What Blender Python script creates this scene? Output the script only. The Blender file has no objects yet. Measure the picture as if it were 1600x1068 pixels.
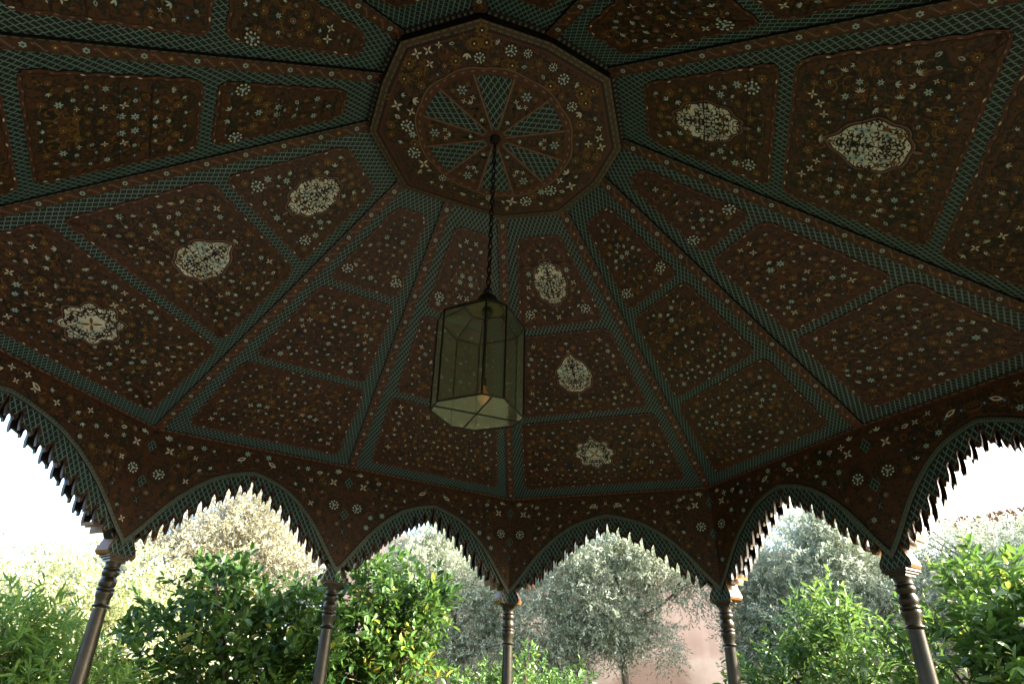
import bpy, math, random
import numpy as np
from mathutils import Vector, Matrix
from mathutils.geometry import tessellate_polygon

R_ = math.radians
scene = bpy.context.scene
col = scene.collection

# ------------------------------------------------------------------ camera
cam_d = bpy.data.cameras.new('camera')
cam = bpy.data.objects.new('camera', cam_d)
col.objects.link(cam)
cam_d.sensor_width = 36
cam_d.lens = 917.22 / 1600 * 36
cam_d.shift_x = 37.23 / 1600
cam_d.shift_y = 161.88 / 1600
cam_d.clip_end = 3000
cam_d.clip_start = 0.05
CR = Vector((0.89390329, -0.44671703, 0.03715916))
CU = Vector((-0.21420548, -0.35287121, 0.91082266))
CF = Vector((0.3937676, 0.82214707, 0.41112198))
CAM = Vector((-1.16729, -2.524455, 1.55))
cam.matrix_world = Matrix(((CR.x, CU.x, -CF.x, CAM.x), (CR.y, CU.y, -CF.y, CAM.y), (CR.z, CU.z, -CF.z, CAM.z), (0, 0, 0, 1)))
scene.camera = cam

# ------------------------------------------------------------------ light
SUN_EL, SUN_DIR = 27.0, (0.82, -0.57)          # towards the sun, horizontally
world = bpy.data.worlds.new('World')
scene.world = world
world.use_nodes = True
wn = world.node_tree
bg = wn.nodes['Background']
sky = wn.nodes.new('ShaderNodeTexSky')
sky.sky_type = 'NISHITA'
sky.sun_disc = False
sky.sun_elevation = R_(SUN_EL)
sky.sun_rotation = math.atan2(SUN_DIR[0], SUN_DIR[1])
sky.air_density = 1.0
sky.dust_density = 4.0
wn.links.new(sky.outputs[0], bg.inputs[0])
bg.inputs[1].default_value = 0.15
sun_d = bpy.data.lights.new('sun', 'SUN')
sun_d.energy = 5.0
sun_d.angle = R_(0.5)
sun_d.color = (1.0, 0.93, 0.80)
sun = bpy.data.objects.new('sun', sun_d)
col.objects.link(sun)
sv = Vector((SUN_DIR[0], SUN_DIR[1], 0)).normalized() * math.cos(R_(SUN_EL)) + Vector((0, 0, math.sin(R_(SUN_EL))))
sun.rotation_euler = sv.to_track_quat('Z', 'Y').to_euler()
sun.location = sv * 60
scene.view_settings.view_transform = 'Standard'
scene.view_settings.look = 'None'
scene.view_settings.exposure = 3.0
scene.view_settings.gamma = 1
scene.cycles.max_bounces = 10
scene.cycles.diffuse_bounces = 5
scene.cycles.transparent_max_bounces = 16

# ------------------------------------------------------------------ materials
MATS = {}
def darkened(c, k=.27):            # paints darkened evenly, deep interior shade put into the colour
    return tuple(x * k for x in c)
def mat(name, rgb, rough=0.6, metal=0.0, spec=0.4, vary=0.0, scale=20.0, bump=0.0, coat=0.0):
    if name in MATS:
        return MATS[name]
    m = bpy.data.materials.new(name)
    m.use_nodes = True
    nt = m.node_tree
    b = nt.nodes['Principled BSDF']
    b.inputs['Base Color'].default_value = (*rgb, 1)
    b.inputs['Roughness'].default_value = rough
    b.inputs['Metallic'].default_value = metal
    b.inputs['Specular IOR Level'].default_value = spec
    b.inputs['Coat Weight'].default_value = coat
    if vary or bump:
        tc = nt.nodes.new('ShaderNodeTexCoord')
        nz = nt.nodes.new('ShaderNodeTexNoise')
        nz.inputs['Scale'].default_value = scale
        nz.inputs['Detail'].default_value = 6
        nt.links.new(tc.outputs['Object'], nz.inputs['Vector'])
        if vary:
            rp = nt.nodes.new('ShaderNodeValToRGB')
            rp.color_ramp.elements[0].position = 0.3
            rp.color_ramp.elements[1].position = 0.72
            rp.color_ramp.elements[0].color = (*[c * (1 - vary) for c in rgb], 1)
            rp.color_ramp.elements[1].color = (*[min(1, c * (1 + vary)) for c in rgb], 1)
            nt.links.new(nz.outputs['Fac'], rp.inputs[0])
            nt.links.new(rp.outputs[0], b.inputs['Base Color'])
        if bump:
            bp = nt.nodes.new('ShaderNodeBump')
            bp.inputs['Strength'].default_value = bump
            bp.inputs['Distance'].default_value = 0.02
            nt.links.new(nz.outputs['Fac'], bp.inputs['Height'])
            nt.links.new(bp.outputs[0], b.inputs['Normal'])
    MATS[name] = m
    return m

class NG:
    """tiny helper for node expressions"""
    def __init__(self, m):
        self.nt = m.node_tree
    def math(self, op, a, b=None, c=None):
        n = self.nt.nodes.new('ShaderNodeMath')
        n.operation = op
        for i, x in enumerate((a, b, c)):
            if x is None: continue
            if isinstance(x, (int, float)): n.inputs[i].default_value = x
            else: self.nt.links.new(x, n.inputs[i])
        return n.outputs[0]
    def mix(self, f, a, b):
        n = self.nt.nodes.new('ShaderNodeMix')
        n.data_type = 'RGBA'
        for i, x in ((0, f), (6, a), (7, b)):
            if isinstance(x, tuple): n.inputs[i].default_value = (*x, 1)
            elif isinstance(x, (int, float)): n.inputs[i].default_value = x
            else: self.nt.links.new(x, n.inputs[i])
        return n.outputs[2]

def lattice_mat():
    """painted net of pale diamonds on a dark green ground, laid out in the surface's own UV metres"""
    m = mat('painted_lattice', (0.02, 0.05, 0.04), 0.55)
    g = NG(m); nt = m.node_tree
    uv = nt.nodes.new('ShaderNodeUVMap'); uv.uv_map = 'UVMap'
    sp = nt.nodes.new('ShaderNodeSeparateXYZ')
    nt.links.new(uv.outputs[0], sp.inputs[0])
    nz = nt.nodes.new('ShaderNodeTexNoise'); nz.inputs['Scale'].default_value = 9.0; nz.inputs['Detail'].default_value = 3
    nt.links.new(uv.outputs[0], nz.inputs['Vector'])
    u = g.math('DIVIDE', sp.outputs[0], 0.034)
    v = g.math('DIVIDE', sp.outputs[1], 0.054)
    wob = g.math('MULTIPLY', g.math('SINE', g.math('MULTIPLY', v, 4 * math.pi)), 0.07)
    u = g.math('ADD', u, wob)
    lines = []
    for s in ('ADD', 'SUBTRACT'):
        p = g.math(s, u, v)
        d = g.math('ABSOLUTE', g.math('SUBTRACT', g.math('FRACT', p), 0.5))
        lines.append(g.math('SUBTRACT', 0.5, d))
    d = g.math('MINIMUM', lines[0], lines[1])
    on = g.math('LESS_THAN', d, 0.080)
    edge = g.math('LESS_THAN', d, 0.21)
    ground = g.mix(edge, (0.001, 0.002, 0.003), (0.002, 0.009, 0.009))
    line = g.mix(nz.outputs['Fac'], (0.042, 0.112, 0.106), (0.125, 0.225, 0.215))
    c = g.mix(on, ground, line)
    nt.links.new(c, nt.nodes['Principled BSDF'].inputs['Base Color'])
    return m

def field_mat():
    """rust ground overgrown by painted dark green leafwork"""
    m = mat('painted_leafwork', (0.12, 0.035, 0.014), 0.5)
    g = NG(m); nt = m.node_tree
    uv = nt.nodes.new('ShaderNodeUVMap'); uv.uv_map = 'UVMap'
    ab = nt.nodes.new('ShaderNodeVectorMath'); ab.operation = 'ABSOLUTE'     # mirrored about the axis of each panel
    nt.links.new(uv.outputs[0], ab.inputs[0])
    n1 = nt.nodes.new('ShaderNodeTexNoise'); n1.inputs['Scale'].default_value = 24; n1.inputs['Detail'].default_value = 3; n1.inputs['Distortion'].default_value = 2.0
    n2 = nt.nodes.new('ShaderNodeTexNoise'); n2.inputs['Scale'].default_value = 19; n2.inputs['Detail'].default_value = 5
    for n in (n1, n2): nt.links.new(ab.outputs[0], n.inputs['Vector'])
    k = nt.nodes.new('ShaderNodeMapRange'); k.inputs['From Min'].default_value = 0.52; k.inputs['From Max'].default_value = 0.56
    nt.links.new(n1.outputs['Fac'], k.inputs['Value'])
    rust = g.mix(n2.outputs['Fac'], (0.024, 0.0055, 0.0016), (0.072, 0.027, 0.0055))
    c = g.mix(k.outputs[0], rust, (0.002, 0.005, 0.003))
    nt.links.new(c, nt.nodes['Principled BSDF'].inputs['Base Color'])
    return m

LAT = lattice_mat()
FIELD = field_mat()
RUST = mat('rust_paint', darkened((0.175, 0.056, 0.018)), 0.5, vary=0.4, scale=9)
RUSTL = mat('red_line_paint', darkened((0.24, 0.075, 0.035)), 0.5)
PINK = mat('pink_cream_paint', darkened((0.46, 0.33, 0.24)), 0.5)
DGRN = mat('dark_green_paint', darkened((0.012, 0.021, 0.014)), 0.5)
BLACK = mat('dark_line_paint', darkened((0.012, 0.007, 0.005)), 0.5)
CREAM = mat('cream_paint', (0.42, 0.42, 0.36), 0.5)
IVORY = mat('ivory_medallion_paint', (0.44, 0.47, 0.41), 0.5, vary=0.3, scale=9)
PALEB = mat('pale_blue_paint', (0.23, 0.34, 0.34), 0.5)
BLUE = mat('blue_paint', darkened((0.07, 0.15, 0.27)), 0.5)
GOLD = mat('gold_paint', darkened((0.38, 0.20, 0.026)), 0.5)
GOLDB = mat('gold_border_paint', darkened((0.15, 0.085, 0.027)), 0.5, vary=0.3, scale=12)
MUTE = mat('sage_rope_paint', darkened((0.24, 0.31, 0.25)), 0.5, vary=0.2, scale=30)
BROWN = mat('brown_wood_paint', darkened((0.060, 0.026, 0.012)), 0.5, vary=0.35, scale=12, bump=0.1)
REVEAL = mat('ochre_reveal_paint', (0.15, 0.066, 0.012), 0.45, vary=0.3, scale=10)
SHADE = mat('dark_wood', darkened((0.020, 0.011, 0.007)), 0.6)
COLUMN = mat('bronze_brown_paint', (0.017, 0.014, 0.007), 0.33, spec=0.30, vary=0.45, scale=14, bump=0.08)
IRON = mat('black_iron', (0.010, 0.009, 0.008), 0.45, metal=0.4)
PAL = [RUST, DGRN, CREAM, PALEB, BLUE, GOLD, PINK, RUSTL, BLACK, FIELD, LAT, IVORY, GOLDB, MUTE, REVEAL, BROWN]
PI_ = {m.name: i for i, m in enumerate(PAL)}
iRUST, iDG, iCR, iPB, iBL, iGO, iPK, iRL, iBK, iFI, iLA, iIV, iGB, iMU, iRV, iBR = range(16)

# ------------------------------------------------------------------ objects
def tag(o, label=None, cat=None, group=None, kind=None):
    if label: o['label'] = label
    if cat: o['category'] = cat
    if group: o['group'] = group
    if kind: o['kind'] = kind
    return o

def empty(name, loc, label, cat, group=None):
    o = bpy.data.objects.new(name, None)
    col.objects.link(o)
    o.location = loc
    o.empty_display_size = 0.2
    tag(o, label, cat, group)
    return o

def link(name, me, parent=None):
    o = bpy.data.objects.new(name, me)
    col.objects.link(o)
    if parent is not None:
        o.parent = parent
        bpy.context.view_layer.update() if False else None
        o.matrix_parent_inverse = Matrix.Translation(-wloc(parent))
    return o

def wloc(o):
    # parents here are only ever translated empties, or meshes built in world space
    return Vector(o.location) if o.type == 'EMPTY' else Vector((0, 0, 0))

class MB:
    def __init__(self, mats):
        self.v = []; self.f = []; self.m = []; self.uv = []; self.mats = mats
    def face(self, pts, mi=0, uvs=None):
        n = len(self.v)
        self.v.extend([tuple(p) for p in pts])
        self.f.append(tuple(range(n, n + len(pts))))
        self.m.append(mi)
        self.uv.extend(uvs if uvs else [(0, 0)] * len(pts))
    def box(self, c, sx, sy, sz, ax=None, mi=0):
        ex, ey, ez = ax if ax else (Vector((1, 0, 0)), Vector((0, 1, 0)), Vector((0, 0, 1)))
        c = Vector(c)
        P = [c + ex * (sx / 2 * i) + ey * (sy / 2 * j) + ez * (sz / 2 * k) for k in (-1, 1) for j in (-1, 1) for i in (-1, 1)]
        for q in ((0, 2, 3, 1), (4, 5, 7, 6), (0, 1, 5, 4), (2, 6, 7, 3), (0, 4, 6, 2), (1, 3, 7, 5)):
            self.face([P[i] for i in q], mi)
    def bar(self, a, b, r, n=6, mi=0):
        self.tube([a, b], [r, r], n, mi)
    def tube(self, pts, rad, n=8, mi=0, cap=True):
        pts = [Vector(p) for p in pts]
        rings = []
        for i, p in enumerate(pts):
            d = (pts[min(i + 1, len(pts) - 1)] - pts[max(i - 1, 0)]).normalized()
            a = d.orthogonal().normalized() if i == 0 else (pa - d * pa.dot(d)).normalized()
            pa = a
            b = d.cross(a)
            rings.append([p + (a * math.cos(2 * math.pi * k / n) + b * math.sin(2 * math.pi * k / n)) * rad[i] for k in range(n)])
        for i in range(len(rings) - 1):
            for k in range(n):
                k2 = (k + 1) % n
                self.face([rings[i][k], rings[i][k2], rings[i + 1][k2], rings[i + 1][k]], mi)
        if cap:
            self.face(list(reversed(rings[0])), mi); self.face(rings[-1], mi)
    def lathe(self, c, prof, n=28, mi=0, cap=True):
        c = Vector(c)
        rings = [[c + Vector((r * math.cos(2 * math.pi * k / n), r * math.sin(2 * math.pi * k / n), z)) for k in range(n)] for r, z in prof]
        for i in range(len(rings) - 1):
            for k in range(n):
                k2 = (k + 1) % n
                self.face([rings[i][k], rings[i][k2], rings[i + 1][k2], rings[i + 1][k]], mi)
        if cap:
            self.face(list(reversed(rings[0])), mi); self.face(rings[-1], mi)
    def build(self, name, parent=None, smooth=False, weld=False):
        me = bpy.data.meshes.new(name)
        me.from_pydata(self.v, [], self.f)
        for m in self.mats: me.materials.append(m)
        me.polygons.foreach_set('material_index', self.m)
        l = me.uv_layers.new(name='UVMap')
        l.data.foreach_set('uv', [c for p in self.uv for c in p])
        if weld:
            import bmesh
            bm = bmesh.new(); bm.from_mesh(me)
            bmesh.ops.remove_doubles(bm, verts=bm.verts, dist=1e-5)
            bm.to_mesh(me); bm.free()
        if smooth:
            me.polygons.foreach_set('use_smooth', [True] * len(me.polygons))
            try: me.set_sharp_from_angle(angle=R_(38))
            except Exception: pass
        me.update()
        return link(name, me, parent)

# ------------------------------------------------------------------ painted motifs
# T(x, y, h) maps a local painted plane (metres) to the surface, h = height proud of it
STEP = 0.0014
def poly(mb, T, pts, h, mi):
    mb.face([T(x, y, h) for x, y in pts], mi, [(x, y) for x, y in pts])

def petal(mb, T, cx, cy, a, L, w, mi, h):
    c, s = math.cos(a), math.sin(a)
    P = [(0, 0), (0.35 * L, w * .46), (0.7 * L, w * .40), (L, 0), (0.7 * L, -w * .40), (0.35 * L, -w * .46)]
    poly(mb, T, [(cx + x * c - y * s, cy + x * s + y * c) for x, y in P], h, mi)

def disc(mb, T, cx, cy, r, mi, h, n=10):
    poly(mb, T, [(cx + r * math.cos(2 * math.pi * k / n), cy + r * math.sin(2 * math.pi * k / n)) for k in range(n)], h, mi)

def stroke(mb, T, pts, w, mi, h, taper=False):
    n = len(pts)
    L = []
    for i in range(n):
        a = pts[max(i - 1, 0)]; b = pts[min(i + 1, n - 1)]
        dx, dy = b[0] - a[0], b[1] - a[1]
        d = math.hypot(dx, dy) or 1
        k = w / 2 * ((1 - 0.7 * i / (n - 1)) if taper else 1)
        L.append(((pts[i][0] - dy / d * k, pts[i][1] + dx / d * k), (pts[i][0] + dy / d * k, pts[i][1] - dx / d * k)))
    for i in range(n - 1):
        poly(mb, T, [L[i][0], L[i + 1][0], L[i + 1][1], L[i][1]], h, mi)

def spiral(cx, cy, a0, r0, turns, sgn, n=12):
    out = []
    for i in range(n):
        t = i / (n - 1)
        r = r0 * (1 - 0.78 * t)
        a = a0 + sgn * turns * 2 * math.pi * t
        out.append((cx + r * math.cos(a), cy + r * math.sin(a)))
    return out

def flower(mb, T, x, y, r, kind, a, h):
    h2, h3 = h + STEP, h + 2 * STEP
    if kind == 'wheel':
        disc(mb, T, x, y, r * 1.15, iBK, h, 12)
        for k in range(9):
            t = a + 2 * math.pi * k / 9
            disc(mb, T, x + .84 * r * math.cos(t), y + .84 * r * math.sin(t), r * .20, iCR, h2, 5)
        for k in range(6):
            petal(mb, T, x, y, a + k * math.pi / 3, r * .62, r * .36, iBL if k % 2 else iPB, h2)
        disc(mb, T, x, y, r * .18, iCR, h3, 6)
    elif kind == 'tulip':
        for k in (-1, 1):
            petal(mb, T, x, y, a + k * .75, r * 1.15, r * .42, iCR if r > .03 else iPB, h)
        petal(mb, T, x, y, a, r * 1.25, r * .40, iCR, h2)
        petal(mb, T, x, y, a + math.pi, r * .7, r * .35, iDG, h2)
    elif kind == 'lily':
        for k in (-2, -1, 0, 1, 2):
            petal(mb, T, x, y, a + k * .52, r * 1.2 * (1 - .06 * abs(k)), r * .26, iCR if k % 2 == 0 else iPB, h)
        disc(mb, T, x, y, r * .22, iRL, h2, 6)
    elif kind == 'cross':
        for k in range(4):
            petal(mb, T, x, y, a + .785 + k * math.pi / 2, r * 1.1, r * .42, iCR, h)
        disc(mb, T, x, y, r * .24, iPK, h2, 6)
    elif kind == 'daisy':
        for k in range(8):
            petal(mb, T, x, y, a + k * math.pi / 4, r * 1.15, r * .62, iGO, h)
        disc(mb, T, x, y, r * .34, iBK, h2, 8); disc(mb, T, x, y, r * .17, iCR, h3, 6)
    elif kind == 'star':
        for k in range(6):
            petal(mb, T, x, y, a + k * math.pi / 3, r, r * .44, iPB, h)
        disc(mb, T, x, y, r * .25, iBL, h2, 6)
    elif kind == 'blue':
        for k in range(6):
            petal(mb, T, x, y, a + k * math.pi / 3, r, r * .55, iBL, h)
        disc(mb, T, x, y, r * .25, iCR, h2, 6)
    elif kind == 'bud':
        bx, by = x - r * .8 * math.cos(a), y - r * .8 * math.sin(a)
        petal(mb, T, bx, by, a, r * 1.9, r * 1.15, iCR if r > .02 else iPB, h)
        petal(mb, T, bx + r * .25 * math.cos(a), by + r * .25 * math.sin(a), a, r * 1.2, r * .5, iBL if r > .022 else iRL, h2)
    elif kind == 'ring':
        disc(mb, T, x, y, r, iPK, h, 8); disc(mb, T, x, y, r * .55, iRL, h2, 6); disc(mb, T, x, y, r * .25, iCR, h3, 5)

KINDS = ['tulip'] * 5 + ['lily'] * 4 + ['cross'] * 3 + ['daisy'] * 7 + ['star'] * 3 + ['blue'] * 4 + ['bud'] * 4 + ['ring'] * 2

def inside(x, y, P):
    c = False
    j = len(P) - 1
    for i in range(len(P)):
        if (P[i][1] > y) != (P[j][1] > y) and x < (P[j][0] - P[i][0]) * (y - P[i][1]) / (P[j][1] - P[i][1]) + P[i][0]:
            c = not c
        j = i
    return c

def edge_dist(x, y, P):
    best = 9
    for i in range(len(P)):
        ax, ay = P[i - 1]; bx, by = P[i]
        dx, dy = bx - ax, by - ay
        t = max(0, min(1, ((x - ax) * dx + (y - ay) * dy) / (dx * dx + dy * dy + 1e-12)))
        best = min(best, math.hypot(x - ax - t * dx, y - ay - t * dy))
    return best

def scatter(mb, T, P, rng, h, spacing=0.085, rmin=.022, rmax=.036, holes=(), mirror=True, leaves=1.0, margin=.035, kinds=KINDS):
    """leafwork, scrolls and flowers over polygon P, mirrored about x = 0; holes = [(x, y, r)] stay clear"""
    x0, x1 = min(p[0] for p in P), max(p[0] for p in P)
    y0, y1 = min(p[1] for p in P), max(p[1] for p in P)
    if mirror: x0 = 0.0
    area = (x1 - x0) * (y1 - y0)
    def ok(x, y, m):
        return inside(x, y, P) and edge_dist(x, y, P) > m and all(math.hypot((x - hx) / ha, (y - hy) / hb) > 1 for hx, hy, ha, hb in holes)
    sides = (1, -1) if mirror else (1,)
    for _ in range(int(area * 560 * leaves)):
        x, y = rng.uniform(x0, x1), rng.uniform(y0, y1)
        if not ok(x, y, margin * .8): continue
        a = rng.uniform(0, 6.28); L = rng.uniform(.022, .042); w = rng.uniform(.009, .016)
        ic = rng.choice((iDG, iDG, iDG, iGO, iGO, iRL))
        if ic != iDG: L *= .8
        for s in sides:
            petal(mb, T, s * x, y, a if s > 0 else math.pi - a, L, w, ic, h)
    pts = []
    for _ in range(int(area * 190)):
        x, y = rng.uniform(x0, x1), rng.uniform(y0, y1)
        if ok(x, y, .06):
            sp = spiral(x, y, rng.uniform(0, 6.28), rng.uniform(.03, .055), rng.uniform(.8, 1.3), rng.choice((-1, 1)), 10)
            ig = rng.choice((iDG, iDG, iGO))
            for s in sides:
                stroke(mb, T, [(s * px, py) for px, py in sp], .009, ig, h + STEP * .5, True)
    for _ in range(int(area * 3200)):
        x, y = rng.uniform(x0, x1), rng.uniform(y0, y1)
        if mirror and x < .025: x = 0.0
        if not ok(x, y, margin + .012): continue
        if any((x - a) ** 2 + (y - b) ** 2 < spacing ** 2 for a, b in pts): continue
        if mirror and 0 < x < spacing * .5: continue
        if pts:          # a stem curls from the nearest flower to this one
            qx, qy = min(pts, key=lambda p: (p[0] - x) ** 2 + (p[1] - y) ** 2)
            bx, by = (x + qx) / 2 + (y - qy) * .4, (y + qy) / 2 - (x - qx) * .4
            cv_ = [((1 - t) ** 2 * qx + 2 * t * (1 - t) * bx + t * t * x, (1 - t) ** 2 * qy + 2 * t * (1 - t) * by + t * t * y) for t in (0, .25, .5, .75, 1)]
            if all(ok(cx_, cy_, .01) for cx_, cy_ in cv_):
                for s in sides: stroke(mb, T, [(s * cx_, cy_) for cx_, cy_ in cv_], .0085, iDG, h + STEP * .7)
        pts.append((x, y))
        r = rng.uniform(rmin, rmax); k = rng.choice(kinds); a = rng.uniform(0, 6.28)
        if k == 'wheel': r *= 1.15
        if k in ('bud', 'ring', 'blue'): r *= .75
        for s in ((1,) if x == 0 else sides):
            flower(mb, T, s * x, y, r, k, (math.pi / 2 if x == 0 else a) if s > 0 else math.pi - a, h + STEP)

def rings_fill(mb, T, P, h, mi, n=8, c=None):
    """fill a star-shaped outline so that it follows a slightly twisted surface"""
    if c is None:
        c = (sum(p[0] for p in P) / len(P), sum(p[1] for p in P) / len(P))
    K = [[(c[0] + (x - c[0]) * k / n, c[1] + (y - c[1]) * k / n) for x, y in P] for k in range(n + 1)]
    for k in range(1, n + 1):
        for i in range(len(P)):
            j = (i + 1) % len(P)
            if k == 1: poly(mb, T, [c, K[1][i], K[1][j]], h, mi)
            else: poly(mb, T, [K[k - 1][i], K[k][i], K[k][j], K[k - 1][j]], h, mi)

def offset(P, d):
    """move a closed outline inwards by d (any winding)"""
    A = sum(P[i - 1][0] * P[i][1] - P[i][0] * P[i - 1][1] for i in range(len(P)))
    s = 1 if A > 0 else -1
    out = []
    n = len(P)
    for i in range(n):
        ax, ay = P[i - 1]; bx, by = P[(i + 1) % n]
        dx, dy = bx - ax, by - ay
        l = math.hypot(dx, dy) or 1
        out.append((P[i][0] - s * dy / l * d, P[i][1] + s * dx / l * d))
    return out

def band(mb, T, P, Q, h, mi):
    n = len(P)
    for i in range(n):
        j = (i + 1) % n
        poly(mb, T, [P[i], P[j], Q[j], Q[i]], h, mi)

# ------------------------------------------------------------------ pavilion plan (metres)
ZE, ZR, ZRI = 1.55 + 2.2001, 1.55 + 3.5455, 1.55 + 3.615     # eaves, underside of the centre panel, inner edge of the slopes
ZCAP, ZSH, ZAP, ZV = 1.55 + 1.0425, 1.55 + .6346, 1.55 + 1.9668, 1.55 + 1.179
VP = [(-1.785, 3.098), (-0.015, 3.086), (1.825, 3.072), (3.376, 1.625), (3.35, -0.026), (3.492, -1.494), (1.8, -3.059), (0.0, -3.101), (-1.8, -3.059), (-3.331, -1.561), (-3.374, 0.0), (-3.506, 1.519)]
WP = [(-0.42, 0.703), (-0.044, 0.667), (0.377, 0.62), (0.76, 0.35), (0.846, -0.029), (0.798, -0.339), (0.433, -0.698), (-0.001, -0.71), (-0.42, -0.636), (-0.78, -0.304), (-0.80, -0.005), (-0.778, 0.353)]
NB = 12
SHORT = {2, 5, 8, 11}
WI = [(x * 1.015, y * 1.015) for x, y in WP]

pav = empty('pavilion', (0, 0, 0), 'twelve-columned garden pavilion with painted floral ceiling and scalloped pointed arches', 'pavilion')

class Facet:
    def __init__(s, i):
        j = (i + 1) % NB
        s.a, s.b = Vector((*WI[i], ZRI)), Vector((*WI[j], ZRI))
        s.c, s.d = Vector((*VP[i], ZE)), Vector((*VP[j], ZE))
        top, bot = (s.a + s.b) / 2, (s.c + s.d) / 2
        s.L = (bot - top).length
        s.wt, s.wb = (s.b - s.a).length, (s.d - s.c).length
    def at(s, S, t, h=0.0):
        p = (s.a * (1 - S) + s.b * S) * (1 - t) + (s.c * (1 - S) + s.d * S) * t
        if h:
            du = (s.b - s.a) * (1 - t) + (s.d - s.c) * t
            dv = (s.c * (1 - S) + s.d * S) - (s.a * (1 - S) + s.b * S)
            n = du.cross(dv).normalized()
            if n.z > 0: n = -n
            p = p + n * h
        return p
    def T(s, u, v, h=0.0):
        t = v / s.L
        return s.at(.5 + u / (s.wt * (1 - t) + s.wb * t), t, h)
    def half(s, v):
        t = v / s.L
        return (s.wt * (1 - t) + s.wb * t) / 2

def panel_outline(F, t0, t1, ins0, ins1, rng, tier):
    v0, v1 = t0 * F.L, t1 * F.L
    h0, h1 = F.half(v0) - ins0, F.half(v1) - ins1
    ch = .034
    def side(a, b, n, amp):
        out = []
        L = math.hypot(b[0] - a[0], b[1] - a[1])
        nx, ny = (b[1] - a[1]) / L, -(b[0] - a[0]) / L
        m = max(2, int(round(L / n)))
        for k in range(m * 4):
            t = k / (m * 4)
            w = abs(math.sin(math.pi * t * m)) ** .7
            out.append((a[0] + (b[0] - a[0]) * t + nx * amp * w, a[1] + (b[1] - a[1]) * t + ny * amp * w))
        return out
    # corners are cut with a small lobe
    sl = (h1 - h0) / (v1 - v0)
    tl, tr, br, bl = (-h0, v0), (h0, v0), (h1, v1), (-h1, v1)
    cx = min(ch, h0 * .45)
    P = []
    P += side((tl[0] + cx, v0), (tr[0] - cx, v0), .11, .010)
    P += side((tr[0] - cx, v0), (tr[0] + sl * ch, v0 + ch), .03, .006)
    P += side((tr[0] + sl * ch, v0 + ch), (br[0] - sl * ch, v1 - ch), .13, .010)
    P += side((br[0] - sl * ch, v1 - ch), (br[0] - ch, v1), .03, .010)
    P += side((br[0] - ch, v1), (bl[0] + ch, v1), .11, .010)
    P += side((bl[0] + ch, v1), (bl[0] + sl * ch, v1 - ch), .03, .010)
    P += side((bl[0] + sl * ch, v1 - ch), (tl[0] - sl * ch, v0 + ch), .13, .010)
    P += side((tl[0] - sl * ch, v0 + ch), (tl[0] + cx, v0), .03, .006)
    return P

def border(mb, T, P, h, rng, gap=.066):
    """dark edge line, rust band, red line and the little cream slivers along a panel's outline"""
    q1, q2, q3 = offset(P, .005), offset(P, .019), offset(P, .023)
    band(mb, T, P, q1, h + STEP, iRL)
    band(mb, T, q2, q3, h + STEP, iBK)
    # slivers
    acc = 0; nxt = gap * .5
    n = len(P)
    M = offset(P, .012)
    for i in range(n):
        a, b = M[i], M[(i + 1) % n]
        l = math.hypot(b[0] - a[0], b[1] - a[1])
        acc += l
        if acc > nxt and l > 1e-4:
            an = math.atan2(b[1] - a[1], b[0] - a[0])
            petal(mb, T, a[0], a[1], an, .027, .010, iPK if rng.random() < .75 else iCR, h + STEP)
            nxt = acc + gap
    return q3

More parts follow.
